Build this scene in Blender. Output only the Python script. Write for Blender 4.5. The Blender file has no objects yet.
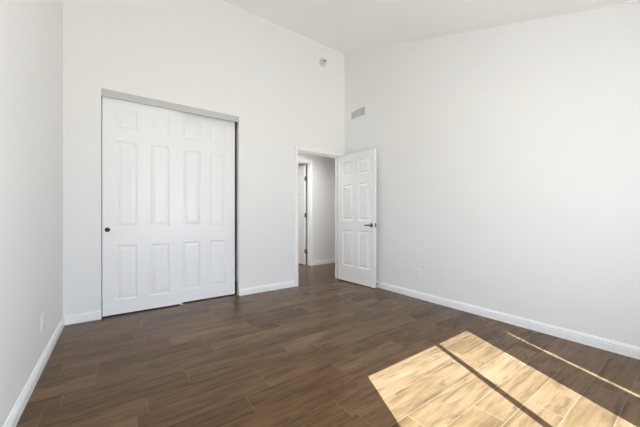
import bpy, bmesh, math
from mathutils import Vector, Matrix

S = bpy.context.scene
C = S.collection
PI = math.pi

# ------------------------------------------------------------------ room numbers (metres)
D = 3.645            # inner face of the closet wall (y)
L, R = -0.4284, 3.1133   # inner faces of the side walls (x)
F = -0.45            # inner face of the window wall (y)
WT = 0.115           # wall thickness
HB, SL = 3.783, 0.3477   # ceiling height at the closet wall, ceiling slope
def ceil_z(y): return HB + SL * (y - D)

# ------------------------------------------------------------------ camera
cam = bpy.data.cameras.new('camera')
cam.sensor_width = 36.0
cam.sensor_fit = 'HORIZONTAL'
cam.lens = 36.0 * 283.09 / 640.0
cam.shift_y = 2.3 / 640.0
cam.clip_start = 0.02
cam_o = bpy.data.objects.new('camera', cam)
C.objects.link(cam_o)
cam_o.location = (0, 0, 1.05)
cam_o.rotation_euler = (PI / 2, 0, -0.6204)
S.camera = cam_o

# ------------------------------------------------------------------ world, sun, window daylight, exposure
SUN_AZ = Vector((0.452, 1.0)).normalized()
SUN_TAN = 2.03 / (1.885 * 1.0974)          # the window head throws the far edge of the sun patch
world = bpy.data.worlds.new('daylight')
S.world = world
world.use_nodes = True
bg = world.node_tree.nodes['Background']
bg.inputs[1].default_value = 11.3
wn, wk = world.node_tree.nodes, world.node_tree.links
w_tc = wn.new('ShaderNodeTexCoord'); w_sep = wn.new('ShaderNodeSeparateXYZ'); w_rmp = wn.new('ShaderNodeValToRGB')
w_map = wn.new('ShaderNodeMapRange')
w_map.inputs['From Min'].default_value = -1.0
wk.new(w_tc.outputs['Generated'], w_sep.inputs[0]); wk.new(w_sep.outputs[2], w_map.inputs['Value'])
wk.new(w_map.outputs['Result'], w_rmp.inputs['Fac']); wk.new(w_rmp.outputs['Color'], bg.inputs[0])
for el, (p, c) in zip(w_rmp.color_ramp.elements, ((0.47, (1.08, 1.05, 1.0, 1)), (0.53, (0.82, 0.92, 1.06, 1)))):
    el.position = p; el.color = c                # warm glow added below the horizon as ground bounce, hazy sky above

sun = bpy.data.lights.new('sun', 'SUN')
sun.energy = 42.0
sun.color = (0.74, 0.925, 1.10)
sun.angle = math.radians(0.2)
sun_o = bpy.data.objects.new('sun', sun)
C.objects.link(sun_o)
sun_dir = Vector((SUN_AZ.x, SUN_AZ.y, -SUN_TAN)).normalized()
sun_o.rotation_euler = sun_dir.to_track_quat('-Z', 'Y').to_euler()
sun_o.location = (0.5, -3, 4)

portal = bpy.data.lights.new('window_daylight', 'AREA')
portal.shape = 'RECTANGLE'
portal.size, portal.size_y = 1.74, 1.55
portal.cycles.is_portal = True
portal_o = bpy.data.objects.new('window_daylight', portal)
C.objects.link(portal_o)
portal_o.location = (1.315, -0.575, 1.30)
portal_o.rotation_euler = (PI / 2, 0, 0)      # shines along +y

S.view_settings.view_transform = 'Standard'
S.view_settings.look = 'None'
S.view_settings.gamma = 1.0
S.view_settings.use_curve_mapping = False
S.view_settings.exposure = 0.0
S.cycles.max_bounces = 16
S.cycles.diffuse_bounces = 12
S.cycles.glossy_bounces = 6
S.cycles.sample_clamp_indirect = 0.0
S.cycles.blur_glossy = 0.2

# ------------------------------------------------------------------ materials
def new_mat(name, color, rough=0.5, metal=0.0, spec=0.5, coat=0.0):
    m = bpy.data.materials.new(name)
    m.use_nodes = True
    b = m.node_tree.nodes['Principled BSDF']
    b.inputs['Base Color'].default_value = (*color, 1)
    b.inputs['Roughness'].default_value = rough
    b.inputs['Metallic'].default_value = metal
    b.inputs['Specular IOR Level'].default_value = spec
    b.inputs['Coat Weight'].default_value = coat
    return m

def noisy(name, color, amount=0.03, scale=6.0, rough=0.5, metal=0.0, spec=0.5, bump=0.0, bump_scale=200.0, dist=0.001):
    """paint, plastic or metal with a faint procedural mottle and texture"""
    m = new_mat(name, color, rough, metal, spec)
    nt = m.node_tree; N = nt.nodes; K = nt.links
    b = N['Principled BSDF']
    tc = N.new('ShaderNodeTexCoord')
    n = N.new('ShaderNodeTexNoise'); n.inputs['Scale'].default_value = scale; n.inputs['Detail'].default_value = 3
    K.new(tc.outputs['Object'], n.inputs['Vector'])
    mp = N.new('ShaderNodeMapRange')
    mp.inputs['To Min'].default_value = 1 - amount; mp.inputs['To Max'].default_value = 1 + amount
    K.new(n.outputs['Fac'], mp.inputs['Value'])
    mul = N.new('ShaderNodeVectorMath'); mul.operation = 'SCALE'
    mul.inputs[0].default_value = color
    K.new(mp.outputs['Result'], mul.inputs['Scale'])
    K.new(mul.outputs['Vector'], b.inputs['Base Color'])
    if bump:
        n2 = N.new('ShaderNodeTexNoise'); n2.inputs['Scale'].default_value = bump_scale; n2.inputs['Detail'].default_value = 2
        K.new(tc.outputs['Object'], n2.inputs['Vector'])
        bp = N.new('ShaderNodeBump'); bp.inputs['Strength'].default_value = bump; bp.inputs['Distance'].default_value = dist
        K.new(n2.outputs['Fac'], bp.inputs['Height'])
        K.new(bp.outputs['Normal'], b.inputs['Normal'])
    return m

def wood_floor():
    m = new_mat('hand_scraped_wood_planks', (0.15, 0.09, 0.05), 0.42)
    nt = m.node_tree; N = nt.nodes; K = nt.links
    b = N['Principled BSDF']
    def math_(op, a, b_=None, c=None):
        n = N.new('ShaderNodeMath'); n.operation = op
        for i, v in enumerate((a, b_, c)):
            if v is None: continue
            if isinstance(v, (int, float)): n.inputs[i].default_value = v
            else: K.new(v, n.inputs[i])
        return n.outputs[0]
    def ramp(val, stops):
        r = N.new('ShaderNodeValToRGB')
        e = r.color_ramp.elements
        while len(e) < len(stops): e.new(0.5)
        for el, (p, c) in zip(e, stops):
            el.position = p; el.color = (*c, 1) if len(c) == 3 else c
        K.new(val, r.inputs['Fac'])
        return r.outputs['Color']
    def white(a, b_=None):
        n = N.new('ShaderNodeTexWhiteNoise'); n.noise_dimensions = '2D'
        cb = N.new('ShaderNodeCombineXYZ')
        K.new(a, cb.inputs[0])
        if b_ is None: cb.inputs[1].default_value = 0.37
        elif isinstance(b_, (int, float)): cb.inputs[1].default_value = b_
        else: K.new(b_, cb.inputs[1])
        K.new(cb.outputs[0], n.inputs['Vector'])
        return n.outputs['Value'], n.outputs['Color']
    def mix(fac, a, b_, mode='MIX'):
        n = N.new('ShaderNodeMix'); n.data_type = 'RGBA'; n.blend_type = mode
        for sock, v in ((n.inputs['Factor'], fac), (n.inputs['A'], a), (n.inputs['B'], b_)):
            pass
        ins = {'f': n.inputs[0], 'a': n.inputs[6], 'b': n.inputs[7]}
        for k, v in (('f', fac), ('a', a), ('b', b_)):
            if isinstance(v, (int, float)): ins[k].default_value = v
            elif isinstance(v, tuple): ins[k].default_value = (*v, 1)
            else: K.new(v, ins[k])
        return n.outputs[2]
    tc = N.new('ShaderNodeTexCoord')
    sep = N.new('ShaderNodeSeparateXYZ'); K.new(tc.outputs['Object'], sep.inputs[0])
    X, Y = sep.outputs[0], sep.outputs[1]
    W = 0.162
    row_f = math_('DIVIDE', math_('SUBTRACT', Y, 0.135 - 50 * W), W)
    row = math_('FLOOR', row_f)
    fy = math_('FRACT', row_f)
    r_off, _ = white(row, 0.11)
    r_len, _ = white(row, 0.77)
    length = math_('MULTIPLY_ADD', r_len, 0.55, 0.62)
    colf = math_('DIVIDE', math_('ADD', X, math_('MULTIPLY_ADD', r_off, 3.0, 20.0)), length)
    col = math_('FLOOR', colf)
    fx = math_('FRACT', colf)
    p_id, p_col = white(row, col)
    # distance to the plank's edges, metres
    ex = math_('MULTIPLY', math_('MINIMUM', fx, math_('SUBTRACT', 1.0, fx)), length)
    ey = math_('MULTIPLY', math_('MINIMUM', fy, math_('SUBTRACT', 1.0, fy)), W)
    edge = math_('MINIMUM', ex, ey)
    seam = math_('LESS_THAN', edge, 0.0016)
    # each plank samples its own piece of wood
    off = N.new('ShaderNodeVectorMath'); off.operation = 'MULTIPLY_ADD'
    off.inputs[1].default_value = (37.0, 23.0, 11.0)
    K.new(p_col, off.inputs[0]); K.new(tc.outputs['Object'], off.inputs[2])
    def noise(scale_vec, scale, detail=4, rough=0.55, dist=0.0):
        mp = N.new('ShaderNodeVectorMath'); mp.operation = 'MULTIPLY'
        mp.inputs[1].default_value = scale_vec
        K.new(off.outputs[0], mp.inputs[0])
        n = N.new('ShaderNodeTexNoise')
        n.inputs['Scale'].default_value = scale; n.inputs['Detail'].default_value = detail
        n.inputs['Roughness'].default_value = rough; n.inputs['Distortion'].default_value = dist
        K.new(mp.outputs[0], n.inputs['Vector'])
        return n.outputs['Fac']
    grain = noise((1.0, 10.0, 1.0), 3.4, 5, 0.62, 0.35)
    blotch = noise((1.0, 4.0, 1.0), 2.2, 3, 0.55, 0.25)
    fine = noise((1.0, 22.0, 1.0), 26.0, 3, 0.6)
    knots = noise((1.0, 1.8, 1.0), 5.0, 2, 0.4, 0.4)
    crack = noise((0.8, 2.2, 1.0), 2.4, 2, 0.5, 0.25)
    figure = noise((1.0, 1.6, 1.0), 2.0, 1, 0.4)
    base = ramp(p_id, [(0.0, PLANK[0]), (0.25, PLANK[1]), (0.75, PLANK[2]), (1.0, PLANK[3])])
    g = ramp(grain, [(0.30, (0.62, 0.59, 0.55)), (0.48, (0.97, 0.97, 0.97)), (0.70, (1.22, 1.21, 1.18))])
    c1 = mix(1.0, base, g, 'MULTIPLY')
    bl = ramp(blotch, [(0.30, (0.74, 0.71, 0.67)), (0.50, (1, 1, 1)), (0.70, (1.20, 1.19, 1.17))])
    c2 = mix(1.0, c1, bl, 'MULTIPLY')
    fn = ramp(fine, [(0.3, (0.88, 0.88, 0.87)), (0.7, (1.08, 1.08, 1.08))])
    c3 = mix(1.0, c2, fn, 'MULTIPLY')
    kn = ramp(knots, [(0.655, (0, 0, 0)), (0.78, (1, 1, 1))])
    c4 = mix(math_('MULTIPLY', kn, 0.55), c3, (0.040, 0.024, 0.013))
    # thin dark checks that follow the figure
    ck = math_('ABSOLUTE', math_('SUBTRACT', crack, 0.5))
    ckm = math_('MULTIPLY', math_('LESS_THAN', ck, 0.0045), math_('GREATER_THAN', figure, 0.60))
    c5 = mix(math_('MULTIPLY', ckm, 0.40), c4, (0.030, 0.018, 0.010))
    # stain that settled along the scraped long edges, broken up by the grain
    wear = N.new('ShaderNodeMapRange')
    wear.inputs['From Min'].default_value = 0.002; wear.inputs['From Max'].default_value = 0.030
    wear.inputs['To Min'].default_value = 1.0; wear.inputs['To Max'].default_value = 0.0
    K.new(ey, wear.inputs['Value'])
    smudge = noise((1.0, 2.0, 1.0), 3.0, 3, 0.6, 0.2)
    sm = N.new('ShaderNodeMapRange')
    sm.inputs['From Min'].default_value = 0.46; sm.inputs['From Max'].default_value = 0.64
    K.new(smudge, sm.inputs['Value'])
    c5 = mix(math_('MULTIPLY', math_('MULTIPLY', wear.outputs['Result'], sm.outputs['Result']), 0.62), c5, (0.034, 0.017, 0.007))
    c6 = mix(math_('MULTIPLY', seam, 0.55), c5, SEAM)
    K.new(c6, b.inputs['Base Color'])
    rr = N.new('ShaderNodeMapRange')
    rr.inputs['To Min'].default_value = 0.20; rr.inputs['To Max'].default_value = 0.30
    K.new(grain, rr.inputs['Value'])
    K.new(rr.outputs['Result'], b.inputs['Roughness'])
    b.inputs['Specular IOR Level'].default_value = 0.25
    b.inputs['Specular Tint'].default_value = (0.66, 0.40, 0.22, 1)
    h = math_('ADD', math_('MULTIPLY', blotch, 0.6), math_('MULTIPLY', grain, 0.4))
    bev = N.new('ShaderNodeMapRange')
    bev.inputs['From Max'].default_value = 0.004
    K.new(edge, bev.inputs['Value'])
    h2 = math_('ADD', h, math_('MULTIPLY', bev.outputs['Result'], 0.5))
    bp = N.new('ShaderNodeBump'); bp.inputs['Strength'].default_value = 0.16; bp.inputs['Distance'].default_value = 0.001
    K.new(h2, bp.inputs['Height'])
    K.new(bp.outputs['Normal'], b.inputs['Normal'])
    return m

PLANK = [(0.080, 0.042, 0.0175), (0.118, 0.067, 0.031), (0.142, 0.083, 0.041), (0.176, 0.108, 0.057)]
SEAM = (0.26, 0.175, 0.105)

M = {
    'wall': noisy('white_wall_paint', (0.84, 0.84, 0.835), 0.006, 2.0, 0.65, bump=0.06, bump_scale=160.0, dist=0.0006),
    'ceiling': noisy('white_ceiling_paint', (0.96, 0.96, 0.955), 0.006, 2.0, 0.8, bump=0.06, bump_scale=120.0, dist=0.0006),
    'trim': noisy('white_trim_paint', (0.90, 0.905, 0.91), 0.006, 3.0, 0.35),
    'door': noisy('white_door_paint', (0.88, 0.885, 0.895), 0.006, 3.0, 0.35),
    'floor': wood_floor(),
    'aluminium': noisy('satin_grey_metal', (0.56, 0.56, 0.55), 0.02, 4.0, 0.45, 0.35),
    'nickel': noisy('brushed_dark_nickel', (0.13, 0.13, 0.135), 0.04, 60.0, 0.28, 1.0),
    'black': noisy('black_pull', (0.012, 0.012, 0.014), 0.1, 60.0, 0.35),
    'hinge': noisy('dull_hinge_metal', (0.16, 0.16, 0.165), 0.05, 50.0, 0.4, 0.9),
    'plastic': noisy('white_plastic', (0.84, 0.84, 0.83), 0.004, 20.0, 0.3),
    'grey_plastic': noisy('pale_grey_plastic', (0.64, 0.64, 0.62), 0.02, 30.0, 0.4),  # even pale grey, darker than the other white plastic
    'ivory': noisy('ivory_plastic', (0.80, 0.70, 0.62), 0.02, 40.0, 0.4),
    'louver': noisy('grey_louver_enamel', (0.50, 0.50, 0.49), 0.02, 20.0, 0.45),
    'duct': noisy('dark_duct', (0.30, 0.30, 0.295), 0.05, 10.0, 0.6),
    'slot': noisy('dark_slot', (0.05, 0.05, 0.05), 0.05, 10.0, 0.6),
    'rubber': noisy('black_rubber', (0.02, 0.02, 0.02), 0.05, 30.0, 0.7),
    'fabric': noisy('pale_blind', (0.75, 0.74, 0.71), 0.02, 20.0, 0.8),
    'concrete': noisy('pale_concrete', (0.50, 0.48, 0.45), 0.06, 4.0, 0.9),
}
g = bpy.data.materials.new('window_glass'); g.use_nodes = True
nt = g.node_tree; nt.nodes.clear()
out = nt.nodes.new('ShaderNodeOutputMaterial'); mx = nt.nodes.new('ShaderNodeMixShader')
tr = nt.nodes.new('ShaderNodeBsdfTransparent'); gl = nt.nodes.new('ShaderNodeBsdfGlossy')
gl.inputs['Roughness'].default_value = 0.02; tr.inputs['Color'].default_value = (0.97, 0.98, 0.98, 1)
mx.inputs[0].default_value = 0.05
nt.links.new(tr.outputs[0], mx.inputs[1]); nt.links.new(gl.outputs[0], mx.inputs[2]); nt.links.new(mx.outputs[0], out.inputs[0])
M['glass'] = g

# ------------------------------------------------------------------ mesh helpers
def box(bm, x0, x1, y0, y1, z0, z1):
    v = [bm.verts.new(p) for p in ((x0, y0, z0), (x1, y0, z0), (x1, y1, z0), (x0, y1, z0),
                                   (x0, y0, z1), (x1, y0, z1), (x1, y1, z1), (x0, y1, z1))]
    for f in ((3, 2, 1, 0), (4, 5, 6, 7), (0, 1, 5, 4), (1, 2, 6, 5), (2, 3, 7, 6), (3, 0, 4, 7)):
        bm.faces.new([v[i] for i in f])

def bevel_box(bm, x0, x1, y0, y1, z0, z1, r, seg=2):
    t = bmesh.new(); box(t, x0, x1, y0, y1, z0, z1)
    bmesh.ops.bevel(t, geom=t.edges[:], offset=r, segments=seg, profile=0.6, affect='EDGES')
    me = bpy.data.meshes.new('tmp'); t.to_mesh(me); t.free()
    bm.from_mesh(me); bpy.data.meshes.remove(me)

def sweep(bm, prof, a, b, side, up=Vector((0, 0, 1))):
    """a moulding of profile [(out, up)] run from a to b; side: which way 'out' points"""
    a, b, side = Vector(a), Vector(b), Vector(side)
    ra = [bm.verts.new(a + side * o + up * u) for o, u in prof]
    rb = [bm.verts.new(b + side * o + up * u) for o, u in prof]
    n = len(prof)
    for i in range(n):
        j = (i + 1) % n
        bm.faces.new((ra[i], ra[j], rb[j], rb[i]))
    bm.faces.new(ra[::-1]); bm.faces.new(rb)

def lathe(bm, prof, axis='Y', centre=(0, 0, 0), n=28):
    """prof [(radius, along)]; revolved about an axis through centre"""
    c = Vector(centre); rings = []
    for r, t in prof:
        ring = []
        if r < 1e-6:
            p = {'X': (t, 0, 0), 'Y': (0, t, 0), 'Z': (0, 0, t)}[axis]
            ring = [bm.verts.new(c + Vector(p))]
        else:
            for k in range(n):
                ca, sa = r * math.cos(2 * PI * k / n), r * math.sin(2 * PI * k / n)
                p = {'X': (t, ca, sa), 'Y': (ca, t, sa), 'Z': (ca, sa, t)}[axis]
                ring.append(bm.verts.new(c + Vector(p)))
        rings.append(ring)
    for A, B in zip(rings, rings[1:]):
        for k in range(n):
            q = [A[k % len(A)], A[(k + 1) % len(A)], B[(k + 1) % len(B)], B[k % len(B)]]
            u = []
            for w in q:
                if w not in u: u.append(w)
            if len(u) > 2: bm.faces.new(u)
    for ring, s in ((rings[0], -1), (rings[-1], 1)):
        if len(ring) > 2: bm.faces.new(ring[::s])

def tube(bm, pts, radii, n=12, flat=1.0):
    pts = [Vector(p) for p in pts]; rings = []
    for i, p in enumerate(pts):
        d = (pts[min(i + 1, len(pts) - 1)] - pts[max(i - 1, 0)]).normalized()
        u = d.cross(Vector((0, 0, 1)))
        u = u.normalized() if u.length > 1e-4 else Vector((1, 0, 0))
        w = d.cross(u).normalized()
        rings.append([bm.verts.new(p + u * radii[i] * flat * math.cos(2 * PI * k / n) + w * radii[i] * math.sin(2 * PI * k / n)) for k in range(n)])
    for A, B in zip(rings, rings[1:]):
        for k in range(n):
            bm.faces.new((A[k], A[(k + 1) % n], B[(k + 1) % n], B[k]))
    bm.faces.new(rings[0][::-1]); bm.faces.new(rings[-1])

def obj(name, bm, mat, parent=None, smooth=False, bevel=0.0):
    bmesh.ops.recalc_face_normals(bm, faces=bm.faces[:])
    me = bpy.data.meshes.new(name); bm.to_mesh(me); bm.free()
    me.materials.append(M[mat])
    if smooth:
        for p in me.polygons: p.use_smooth = True
    o = bpy.data.objects.new(name, me); C.objects.link(o)
    if parent is not None: o.parent = parent
    if bevel:
        md = o.modifiers.new('edge', 'BEVEL'); md.width = bevel; md.segments = 2
        md.limit_method = 'ANGLE'; md.angle_limit = math.radians(40)
    return o

def tag(o, label, cat, kind=None, group=None):
    o['label'] = label; o['category'] = cat
    if kind: o['kind'] = kind
    if group: o['group'] = group
    return o

def thing(name, label, cat, loc=(0, 0, 0), rz=0.0, kind=None, group=None):
    o = bpy.data.objects.new(name, None); C.objects.link(o)
    o.empty_display_size = 0.1
    o.location = loc; o.rotation_euler = (0, 0, rz)
    return tag(o, label, cat, kind, group)

def struct(name, bm, mat, label, cat, smooth=False, bevel=0.0):
    return tag(obj(name, bm, mat, None, smooth, bevel), label, cat, 'structure')

# ------------------------------------------------------------------ openings
CX0, CX1, CZ = -0.136, 1.296, 2.350        # closet opening
DX0, DX1, DZ = 2.200, 3.005, 2.035         # bedroom doorway
HY = 4.97                                  # far wall of the hall (inner face)
HX0, HX1, HZ = 2.45, 3.300, 2.150           # doorway in that wall
WX0, WX1, WZ0, WZ1 = 0.445, 2.184, 0.50, 2.07   # window opening (in the wall behind the camera)
HC = 2.42                                  # hall and closet ceiling height

# ------------------------------------------------------------------ room shell
bm = bmesh.new(); box(bm, -0.8, 4.9, F - 0.15, 7.3, -0.10, 0.0)
struct('floor', bm, 'floor', 'brown hand-scraped wood plank floor with a sunlit patch', 'floor')

def side_wall(name, x0, x1, label):
    b = bmesh.new()
    ya, yb = F - 0.15, D + WT
    v = [[b.verts.new((x, y, z)) for y, z in ((ya, 0), (yb, 0), (yb, ceil_z(yb)), (ya, ceil_z(ya)))] for x in (x0, x1)]
    b.faces.new(v[0]); b.faces.new(v[1][::-1])
    for i in range(4):
        j = (i + 1) % 4
        b.faces.new((v[0][i], v[0][j], v[1][j], v[1][i]))
    struct(name, b, 'wall', label, 'wall')
side_wall('wall_left', L - WT, L, 'white wall beside the closet with a slim outlet low down')
side_wall('wall_right', R, R + WT, 'wide white wall behind the open door, air vent high up')

bm = bmesh.new()
yb = D + WT
top = ceil_z(D)
for x0, x1, z0, z1 in ((L, CX0, 0, top), (CX0, CX1, CZ, top), (CX1 + 0.08, DX0, 0, top), (DX0, DX1, DZ, top), (DX1, R, 0, top)):
    box(bm, x0, x1, D, yb, z0, z1)
box(bm, CX1, CX1 + 0.08, D, D + 0.088, 0, top)
struct('wall_back', bm, 'wall', 'tall white wall with the closet and the doorway in it', 'wall')

bm = bmesh.new()
tf = ceil_z(F)
for x0, x1, z0, z1 in ((L, WX0, 0, tf), (WX0, WX1, 0, WZ0), (WX0, WX1, WZ1, tf), (WX1, R, 0, tf)):
    box(bm, x0, x1, F - 0.15, F, z0, z1)
struct('wall_front', bm, 'wall', 'white wall with the window that lets the sun in', 'wall')

bm = bmesh.new()
ya, yc = F - 0.15, D + WT
v = [[bm.verts.new((x, y, ceil_z(y) + dz)) for y, dz in ((ya, 0), (yc, 0), (yc, 0.12), (ya, 0.12))] for x in (L - WT, R + WT)]
bm.faces.new(v[0]); bm.faces.new(v[1][::-1])
for i in range(4):
    j = (i + 1) % 4
    bm.faces.new((v[0][i], v[0][j], v[1][j], v[1][i]))
struct('ceiling', bm, 'ceiling', 'white sloping ceiling rising towards the closet wall', 'ceiling')

# closet interior and hall behind the closet wall
bm = bmesh.new()
box(bm, L - WT, L, yb, 4.45, 0, HC); box(bm, L - WT, 1.60, 4.45, 4.52, 0, HC); box(bm, 1.53, 1.60, yb, 4.45, 0, HC)
struct('wall_closet', bm, 'wall', 'dark inner walls of the closet behind the sliding doors', 'wall')
bm = bmesh.new(); box(bm, L - WT, 4.72, yb, 7.2, HC, HC + 0.1)
struct('ceiling_hall', bm, 'ceiling', 'flat white ceiling of the hall beyond the doorway', 'ceiling')
bm = bmesh.new()
for x0, x1, z0, z1 in ((1.0, HX0, 0, HC), (HX0, HX1, HZ, HC), (HX1, 4.6, 0, HC)):
    box(bm, x0, x1, HY, HY + WT, z0, z1)
struct('wall_hall', bm, 'wall', 'hall wall seen through the open doorway', 'wall')
bm = bmesh.new(); box(bm, 4.6, 4.72, yb, 7.2, 0, HC); box(bm, R + WT, 4.6, D, yb, 0, HC)
struct('wall_hall_end', bm, 'wall', 'end wall closing the hall out of sight', 'wall')
bm = bmesh.new(); box(bm, 1.0, 1.07, 4.52, HY, 0, HC)
struct('wall_hall_start', bm, 'wall', 'wall closing the hall behind the closet', 'wall')
bm = bmesh.new()
box(bm, 1.0, 4.6, 7.1, 7.2, 0, HC); box(bm, 1.0, 1.1, HY + WT, 7.1, 0, HC)
struct('wall_far_room', bm, 'wall', 'walls of the room beyond the hall door', 'wall')

# ------------------------------------------------------------------ baseboards
BASE = [(0, 0), (0.015, 0), (0.015, 0.052), (0.012, 0.055), (0.012, 0.059), (0.0145, 0.063), (0.0135, 0.069), (0.009, 0.073), (0.009, 0.076), (0.006, 0.083), (0, 0.086)]
def baseboard(name, runs, label):
    b = bmesh.new()
    for a, c, s in runs: sweep(b, BASE, a, c, s)
    struct(name, b, 'trim', label, 'baseboard')
CW = 0.058                                  # casing width
baseboard('baseboard_left', [((L, F, 0), (L, D, 0), (1, 0, 0))], 'white baseboard along the wall beside the closet')
baseboard('baseboard_right', [((R, F, 0), (R, D, 0), (-1, 0, 0))], 'long white baseboard under the air vent wall')
baseboard('baseboard_back', [((L, D, 0), (CX0, D, 0), (0, -1, 0)), ((CX1, D, 0), (DX0 - CW, D, 0), (0, -1, 0)),
                             ((DX1 + CW, D, 0), (R, D, 0), (0, -1, 0))], 'white baseboard either side of the closet')
baseboard('baseboard_front', [((L, F, 0), (R, F, 0), (0, 1, 0))], 'white baseboard under the window')
baseboard('baseboard_hall', [((HX1 + CW, HY, 0), (4.6, HY, 0), (0, -1, 0))], 'white baseboard in the hall beyond the doorway')

# ------------------------------------------------------------------ door casings
CAS = [(0, 0), (0.012, 0), (0.016, 0.006), (0.015, 0.020), (0.021, 0.030), (0.022, 0.050), (0.020, CW), (0, CW)]
def casing(name, x0, x1, zt, y, out, label, jamb=None, hall=False):
    """legs, head and jamb lining of a doorway in a wall whose face is at y"""
    b = bmesh.new()
    o = Vector((0, out, 0))
    sweep(b, CAS, (x0, y, 0), (x0, y, zt + CW), o, Vector((-1, 0, 0)))
    sweep(b, CAS, (x1, y, 0), (x1, y, zt + CW), o, Vector((1, 0, 0)))
    sweep(b, CAS, (x0 - CW * 0.0, y, zt), (x1, y, zt), o, Vector((0, 0, 1)))
    j0, j1 = jamb
    t = 0.004                                # lining board lies on the wall's cut edge
    box(b, x0 - 0.001, x0 + t, j0, j1, 0, zt); box(b, x1 - t, x1 + 0.001, j0, j1, 0, zt); box(b, x0, x1, j0, j1, zt - t, zt + 0.001)
    s = 0.011                                # door stop strip on the lining
    sy = j0 + 0.047 if not hall else j1 - 0.047 - 0.03
    box(b, x0 + t, x0 + t + s, sy, sy + 0.03, 0, zt - t); box(b, x1 - t - s, x1 - t, sy, sy + 0.03, 0, zt - t)
    box(b, x0 + t, x1 - t, sy, sy + 0.03, zt - t - s, zt - t)
    struct(name, b, 'trim', label, 'door frame')
casing('trim_1', DX0, DX1, DZ, D, -1, 'white frame around the bedroom doorway', (D, D + WT))
casing('trim_2', HX0, HX1, HZ, HY, -1, 'white frame around the doorway across the hall', (HY, HY + WT), True)

# ------------------------------------------------------------------ panelled doors
def pocket_face(b, w, h, y, out, panels, depth):
    """one face of a moulded slab: flat stiles and rails, sunk pockets where the panels sit. out=-1: faces -y"""
    xs = sorted({0, w, *[p[0] for p in panels], *[p[1] for p in panels]})
    zs = sorted({0, h, *[p[2] for p in panels], *[p[3] for p in panels]})
    grid = {(i, k): b.verts.new((x, y, z)) for i, x in enumerate(xs) for k, z in enumerate(zs)}
    for i in range(len(xs) - 1):
        for k in range(len(zs) - 1):
            q = [grid[i, k], grid[i + 1, k], grid[i + 1, k + 1], grid[i, k + 1]]
            hit = any(abs(p[0] - xs[i]) < 1e-6 and abs(p[2] - zs[k]) < 1e-6 for p in panels)
            if not hit:
                b.faces.new(q); continue
            rings = [q]
            for ins, dp in ((0.002, 0.0025), (0.008, 0.30 * depth + 0.002), (0.019, depth), (0.030, depth)):
                x0, x1, z0, z1 = xs[i] + ins, xs[i + 1] - ins, zs[k] + ins, zs[k + 1] - ins
                rings.append([b.verts.new((x, y - out * dp, z)) for x, z in ((x0, z0), (x1, z0), (x1, z1), (x0, z1))])
            for A, Bq in zip(rings, rings[1:]):
                for n in range(4):
                    b.faces.new((A[n], A[(n + 1) % 4], Bq[(n + 1) % 4], Bq[n]))
            b.faces.new(rings[-1])
    return grid, len(xs), len(zs)

def slab_mesh(w, h, t, panels, depth=0.012):
    b = bmesh.new()
    g0, nx, nz = pocket_face(b, w, h, 0.0, -1, panels, depth)
    g1, _, _ = pocket_face(b, w, h, t, 1, panels, depth)
    for i in range(nx - 1):
        for k in (0, nz - 1): b.faces.new((g0[i, k], g0[i + 1, k], g1[i + 1, k], g1[i, k]))
    for k in range(nz - 1):
        for i in (0, nx - 1): b.faces.new((g0[i, k], g0[i, k + 1], g1[i, k + 1], g1[i, k]))
    return b

def raised_panel(p, y, out, parent, depth=0.012):
    b = bmesh.new()
    rings = []
    for ins, dp in ((0.020, depth), (0.022, depth - 0.002), (0.048, 0.003), (0.050, 0.002)):
        x0, x1, z0, z1 = p[0] + ins, p[1] - ins, p[2] + ins, p[3] - ins
        rings.append([b.verts.new((x, y - out * dp, z)) for x, z in ((x0, z0), (x1, z0), (x1, z1), (x0, z1))])
    for A, Bq in zip(rings, rings[1:]):
        for n in range(4): b.faces.new((A[n], A[(n + 1) % 4], Bq[(n + 1) % 4], Bq[n]))
    b.faces.new(rings[-1]); b.faces.new(rings[0][::-1])
    return obj('raised_panel', b, 'door', parent)

def six_panels(stile, pw, mull, rows):
    return [(x0, x0 + pw, z0, z1) for z0, z1 in rows for x0 in (stile, stile + pw + mull)]

# closet: two sliding doors on two tracks
CP = six_panels(0.113, 0.191, 0.120, ((0.145, 0.723), (0.920, 1.830), (1.966, 2.175)))
CDW, CDH = 0.736, 2.308
def closet_door(x, y, label):
    r = thing('sliding_closet_door', label, 'closet door', (x, y, 0.012), kind='thing')
    r_slab = obj('slab', slab_mesh(CDW, CDH, 0.033, CP, 0.008), 'door', r)
    for p in CP:
        raised_panel(p, 0.0, -1, r_slab, 0.008)
    return r
cdl = closet_door(-0.129, 3.672, 'white six-panel sliding closet door with a round black pull')
cdr = closet_door(0.531, 3.722, 'white six-panel sliding closet door with a tiny white pull, set behind the other')
bm = bmesh.new()
lathe(bm, [(0.0, -0.002), (0.0085, -0.002), (0.014, -0.001), (0.0175, -0.004), (0.0215, -0.0045), (0.0235, -0.0025), (0.0235, 0.002)], 'Y', (0.042, 0, 0.893))
o = obj('finger_pull', bm, 'black', cdl, True); o['label'] = 'round black recessed pull'
bm = bmesh.new()
lathe(bm, [(0.0, -0.006), (0.007, -0.006), (0.010, -0.004), (0.011, 0.0), (0.011, 0.002)], 'Y', (0.688, 0, 0.925))
o = obj('finger_pull', bm, 'plastic', cdr, True); o['label'] = 'small white round pull'

# grey metal track with its fascia across the closet head
tr_o = thing('closet_track', 'grey metal fascia track across the top of the closet doors', 'door track', (0, D, CZ), kind='thing')
bm = bmesh.new()
bevel_box(bm, CX0, CX1, -0.006, 0.004, -0.074, 0.0, 0.0015)
obj('fascia', bm, 'aluminium', tr_o)
bm = bmesh.new()
box(bm, CX0, CX1, 0.004, 0.112, -0.006, 0.0)
for y in (0.020, 0.066, 0.110): box(bm, CX0, CX1, y, y + 0.002, -0.024, -0.006)
obj('rail', bm, 'aluminium', tr_o)

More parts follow.
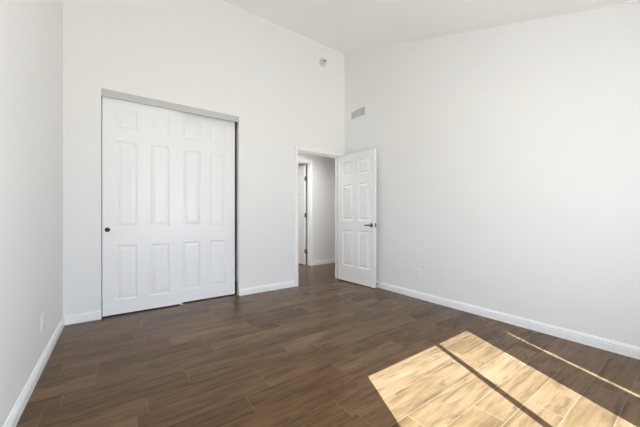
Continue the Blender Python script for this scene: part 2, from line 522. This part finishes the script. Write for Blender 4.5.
# floor guide where the two doors overlap
gd = thing('floor_guide', 'tiny ivory plastic door guide on the floor where the closet doors overlap', 'door guide', (0.612, 3.662, 0), kind='thing')
bm = bmesh.new()
bevel_box(bm, -0.016, 0.016, -0.004, 0.110, 0.0, 0.004, 0.001)
obj('base_plate', bm, 'ivory', gd)
bm = bmesh.new()
bevel_box(bm, -0.010, 0.010, -0.004, 0.006, 0.004, 0.026, 0.001)
obj('fin', bm, 'ivory', gd)
bm = bmesh.new()
bevel_box(bm, -0.010, 0.010, 0.050, 0.054, 0.004, 0.026, 0.001)
obj('fin', bm, 'ivory', gd)

# bedroom door, swung open against the wall on the right
DW, DH, DT = 0.785, 2.010, 0.035
DP = six_panels(0.100, 0.228, 0.118, ((0.245, 0.810), (0.965, 1.535), (1.672, 1.892)))
OPEN = math.radians(92.9)
PIN = Vector((DX1 - 0.002, D - 0.006))
d1 = thing('door_1', 'white six-panel bedroom door standing open, dark lever handle', 'door', (PIN.x, PIN.y, 0.012), OPEN, kind='structure')
def place_slab(root, w, h, t, panels, flip):
    """slab hung from the pin; local x runs from the free edge (-w) to the hinge (0)"""
    o = obj('slab', slab_mesh(w, h, t, panels), 'door', root)
    o.location = (-w - 0.003, 0.006, 0)
    for p in panels:
        raised_panel(p, 0.0, -1, o); raised_panel(p, t, 1, o)
    return o
place_slab(d1, DW, DH, DT, DP, False)
bx = -DW - 0.003 + 0.062                    # backset of the lever
hz = 0.902
def lever(root, face_y, out):
    hd = bpy.data.objects.new('lever_handle', None); C.objects.link(hd); hd.parent = root
    hd.empty_display_size = 0.05
    hd.location = (bx, face_y, hz); hd['label'] = 'dark nickel lever handle'
    b = bmesh.new(); s = out
    lathe(b, [(0.031, 0.0), (0.031, s * 0.006), (0.027, s * 0.011), (0.012, s * 0.013), (0.011, s * 0.045), (0.0, s * 0.047)], 'Y')
    obj('rose', b, 'nickel', hd, True)
    b = bmesh.new()
    tube(b, [(-0.004, s * 0.046, 0), (0.012, s * 0.050, 0.001), (0.04, s * 0.052, 0.001), (0.065, s * 0.050, 0), (0.092, s * 0.046, -0.001), (0.097, s * 0.044, -0.001)],
         [0.010, 0.012, 0.010, 0.010, 0.010, 0.005], 14)
    obj('lever', b, 'nickel', hd, True)
lever(d1, 0.006 + DT, 1)
lever(d1, 0.006, -1)
bm = bmesh.new()
bevel_box(bm, -DW - 0.0045, -DW - 0.0028, 0.006 + 0.005, 0.006 + 0.030, hz - 0.029, hz + 0.029, 0.0005)
bevel_box(bm, -DW - 0.012, -DW - 0.004, 0.006 + 0.011, 0.006 + 0.024, hz - 0.010, hz + 0.010, 0.001)
obj('latch_plate', bm, 'nickel', d1)
for z in (0.20, 1.00, 1.80):
    b = bmesh.new()
    lathe(b, [(0.0, -0.05), (0.0055, -0.048), (0.0055, 0.048), (0.0, 0.05)], 'Z', (0, 0, z), 12)
    box(b, -0.0035, -0.0022, 0.004, 0.036, z - 0.045, z + 0.045)
    obj('hinge', b, 'hinge', d1)

# hall door, opened away into the far room
d2 = thing('door_2', 'white six-panel door ajar across the hall', 'door', (HX1 - 0.030, HY + WT + 0.004, 0.012), math.radians(-87), kind='structure')
P2 = six_panels(0.105, 0.226, 0.115, ((0.245, 0.795), (0.965, 1.510), (1.660, 1.940)))
o = obj('slab', slab_mesh(DW, 2.120, DT, P2), 'door', d2)
o.location = (-DW - 0.003, -0.004 - DT, 0)
for p in P2: raised_panel(p, 0.0, -1, o); raised_panel(p, DT, 1, o)
for z in (0.282, 1.05, 1.827):
    b = bmesh.new()
    lathe(b, [(0.0, -0.05), (0.007, -0.048), (0.007, 0.048), (0.0, 0.05)], 'Z', (0.006, 0.0, z), 12)
    box(b, -0.0035, -0.0018, -0.038, -0.003, z - 0.045, z + 0.045)
    obj('hinge', b, 'hinge', d2)

# ------------------------------------------------------------------ wall fittings
# air vent high on the right wall
vy, vz, vw, vh = 3.312, 2.680, 0.365, 0.168
av = thing('air_vent', 'white rectangular air vent high on the wall above the open door', 'air vent', (R, vy, vz), kind='thing')
bm = bmesh.new()
fw = 0.020
for y0, y1, z0, z1 in ((-vw/2, vw/2, -vh/2, -vh/2 + fw), (-vw/2, vw/2, vh/2 - fw, vh/2), (-vw/2, -vw/2 + fw, -vh/2 + fw, vh/2 - fw), (vw/2 - fw, vw/2, -vh/2 + fw, vh/2 - fw)):
    box(bm, -0.014, 0.0, y0, y1, z0, z1)
obj('frame', bm, 'trim', av, bevel=0.002)
bm = bmesh.new(); box(bm, -0.001, 0.0, -vw/2 + fw, vw/2 - fw, -vh/2 + fw, vh/2 - fw)
obj('backing', bm, 'duct', av)
for k in range(9):
    b = bmesh.new()
    z = -vh/2 + fw + 0.004 + k * (vh - 2*fw) / 9
    v = [b.verts.new(p) for p in ((-0.001, -vw/2 + fw, z + 0.012), (-0.001, vw/2 - fw, z + 0.012), (-0.008, vw/2 - fw, z), (-0.008, -vw/2 + fw, z))]
    w = [b.verts.new(q.co + Vector((0, 0, 0.0014))) for q in v]
    b.faces.new(v); b.faces.new(w[::-1])
    for i in range(4): b.faces.new((v[i], v[(i+1) % 4], w[(i+1) % 4], w[i]))
    obj('louver', b, 'trim', av)

def plate(root, out, w=0.070, h=0.115, t=0.006):
    """a wall plate in the root's local x-z plane, facing -y"""
    b = bmesh.new(); bevel_box(b, -w/2, w/2, -t, 0, -h/2, h/2, 0.0025, 3)
    obj('plate', b, 'plastic', root)
def outlet(loc, rz, label):
    r = thing('wall_outlet', label, 'outlet', loc, rz, kind='thing')
    plate(r, 1)
    for z in (-0.0195, 0.0195):
        b = bmesh.new(); bevel_box(b, -0.0165, 0.0165, -0.0085, -0.005, z - 0.0145, z + 0.0145, 0.0015)
        f = obj('receptacle', b, 'plastic', r)
        b = bmesh.new()
        box(b, -0.0085, -0.0065, -0.0088, -0.0082, z - 0.002, z + 0.0065); box(b, 0.0065, 0.0085, -0.0088, -0.0082, z - 0.002, z + 0.0055)
        lathe(b, [(0.0022, -0.0088), (0.0022, -0.0082)], 'Y', (0, 0, z - 0.008), 10)
        obj('slot', b, 'slot', f)
    b = bmesh.new(); lathe(b, [(0.0, -0.0072), (0.003, -0.0068), (0.0033, -0.005)], 'Y', (0, 0, 0), 10)
    obj('screw', b, 'plastic', r)
outlet((R, 2.215, 0.322), PI / 2 * -1, 'white outlet low on the wide wall under the air vent')
outlet((L, 2.72, 0.308), PI / 2, 'white outlet low on the wall beside the closet, seen nearly edge-on')

sw = thing('light_switch', 'white light switch on the wall just before the doorway', 'light switch', (2.000, D, 1.060), kind='thing')
plate(sw, 1)
bm = bmesh.new()
v = [bm.verts.new(p) for p in ((-0.0165, -0.005, -0.033), (0.0165, -0.005, -0.033), (0.0165, -0.005, 0.033), (-0.0165, -0.005, 0.033),
                               (-0.0165, -0.0068, -0.033), (0.0165, -0.0068, -0.033), (0.0165, -0.0105, 0.033), (-0.0165, -0.0105, 0.033))]
for f in ((3, 2, 1, 0), (4, 5, 6, 7), (0, 1, 5, 4), (1, 2, 6, 5), (2, 3, 7, 6), (3, 0, 4, 7)): bm.faces.new([v[i] for i in f])
obj('rocker', bm, 'plastic', sw)

# smoke detector high on the closet wall
sd = thing('smoke_detector', 'small round white detector high on the wall above the doorway', 'smoke detector', (2.655, D, 3.490), kind='thing')
bm = bmesh.new()
lathe(bm, [(0.0, 0.0), (0.060, 0.0), (0.060, -0.008), (0.056, -0.012), (0.0, -0.012)], 'Y')
obj('base_plate', bm, 'aluminium', sd, False)
bm = bmesh.new()
lathe(bm, [(0.050, -0.010), (0.053, -0.028), (0.049, -0.038), (0.036, -0.043), (0.0, -0.045)], 'Y')
obj('cover', bm, 'grey_plastic', sd, True)
bm = bmesh.new()
bevel_box(bm, 0.000, 0.036, -0.0465, -0.036, 0.004, 0.026, 0.002)
obj('sensor_window', bm, 'slot', sd)
bm = bmesh.new()
lathe(bm, [(0.0, -0.047), (0.008, -0.0465), (0.009, -0.040)], 'Y', (-0.022, 0, 0.000), 12)
obj('test_button', bm, 'hinge', sd, True)

# door stop behind the open door
ds = thing('door_stop', 'small dark-tipped door stop on the baseboard behind the open door', 'door stop', (R - 0.014, 2.898, 0.050), kind='thing')
bm = bmesh.new(); lathe(bm, [(0.0, 0.0), (0.011, 0.0), (0.011, -0.004), (0.005, -0.006), (0.0045, -0.036), (0.0, -0.036)], 'X', n=16)
obj('post', bm, 'nickel', ds, True)
bm = bmesh.new(); lathe(bm, [(0.0, -0.034), (0.009, -0.034), (0.009, -0.050), (0.006, -0.053), (0.0, -0.053)], 'X', n=16)
obj('rubber_tip', bm, 'rubber', ds, True)

# ------------------------------------------------------------------ the window behind the camera
wd = thing('window_1', 'white sliding window in the wall opposite the closet', 'window', (0, 0, 0), kind='structure')
bm = bmesh.new()
y0, y1 = -0.55, -0.49
for a in ((WX0, 0.485, WZ0, WZ1), (2.144, WX1, WZ0, WZ1), (0.485, 2.144, 2.03, WZ1), (0.485, 2.144, WZ0, 0.54)):
    box(bm, a[0], a[1], y0, y1, a[2], a[3])
obj('frame', bm, 'trim', wd)
bm = bmesh.new(); box(bm, 1.271, 1.306, -0.54, -0.50, 0.54, 2.03)
obj('mullion', bm, 'trim', wd)
for x0, x1 in ((0.485, 1.271), (1.306, 2.144)):
    bm = bmesh.new(); box(bm, x0, x1, -0.522, -0.518, 0.54, 2.03)
    obj('pane', bm, 'glass', wd)
bm = bmesh.new()
box(bm, WX0 - 0.03, WX1 + 0.03, F, F + 0.03, WZ0 - 0.025, WZ0)
obj('sill', bm, 'trim', wd)
# a gathered blind hangs over the side of the window, not quite reaching the frame
bm = bmesh.new()
n = 36
cols = []
for k in range(n + 1):
    u = k / n
    yy = -0.400 + 0.010 * math.sin(u * 9 * PI)
    col = []
    for zz, xr in ((2.11, 2.205), (1.75, 2.190), (1.50, 2.156), (0.30, 2.148)):
        x = 1.818 + u * (xr - 1.818)
        col.append((bm.verts.new((x, yy, zz)), bm.verts.new((x, yy - 0.004, zz))))
    cols.append(col)
for A, Bc in zip(cols, cols[1:]):
    for i in range(3):
        for s in (0, 1): bm.faces.new((A[i][s], Bc[i][s], Bc[i+1][s], A[i+1][s]))
for i in range(3):
    for col in (cols[0], cols[-1]): bm.faces.new((col[i][0], col[i][1], col[i+1][1], col[i+1][0]))
for A, Bc in zip(cols, cols[1:]):
    for i in (0, 3): bm.faces.new((A[i][0], Bc[i][0], Bc[i][1], A[i][1]))
obj('blind', bm, 'fabric', wd, True)
bm = bmesh.new(); box(bm, 0.42, 2.24, -0.45, -0.37, 2.11, 2.15)
obj('blind_rail', bm, 'trim', wd)

# added lights, no known fixtures, brighten the hall and the room beyond it
l = bpy.data.lights.new('far_room_fill', 'AREA'); l.shape = 'DISK'; l.size = 0.4; l.energy = 10.0; l.color = (1.0, 0.97, 0.92)
lo = bpy.data.objects.new('far_room_fill', l); C.objects.link(lo); lo.location = (2.0, 6.2, 2.36)  # added fill for the room behind the hall door
l = bpy.data.lights.new('hall_wall_fill', 'SPOT'); l.energy = 60.0; l.color = (1.0, 0.98, 0.95)  # added spot that brightens the hall wall towards its doorway
l.spot_size = math.radians(95); l.spot_blend = 1.0; l.shadow_soft_size = 0.06
lo = bpy.data.objects.new('hall_wall_fill', l); C.objects.link(lo); lo.location = (2.75, 3.98, 2.39)
lo.rotation_euler = (Vector((3.10, 4.97, 1.35)) - lo.location).to_track_quat('-Z', 'Y').to_euler()
l = bpy.data.lights.new('hall_fill', 'AREA'); l.shape = 'DISK'; l.size = 0.5; l.energy = 9.0; l.color = (1.0, 0.98, 0.95)
lo = bpy.data.objects.new('hall_fill', l); C.objects.link(lo); lo.location = (2.0, 4.40, 2.39)  # added soft fill for the hall and the open bedroom door
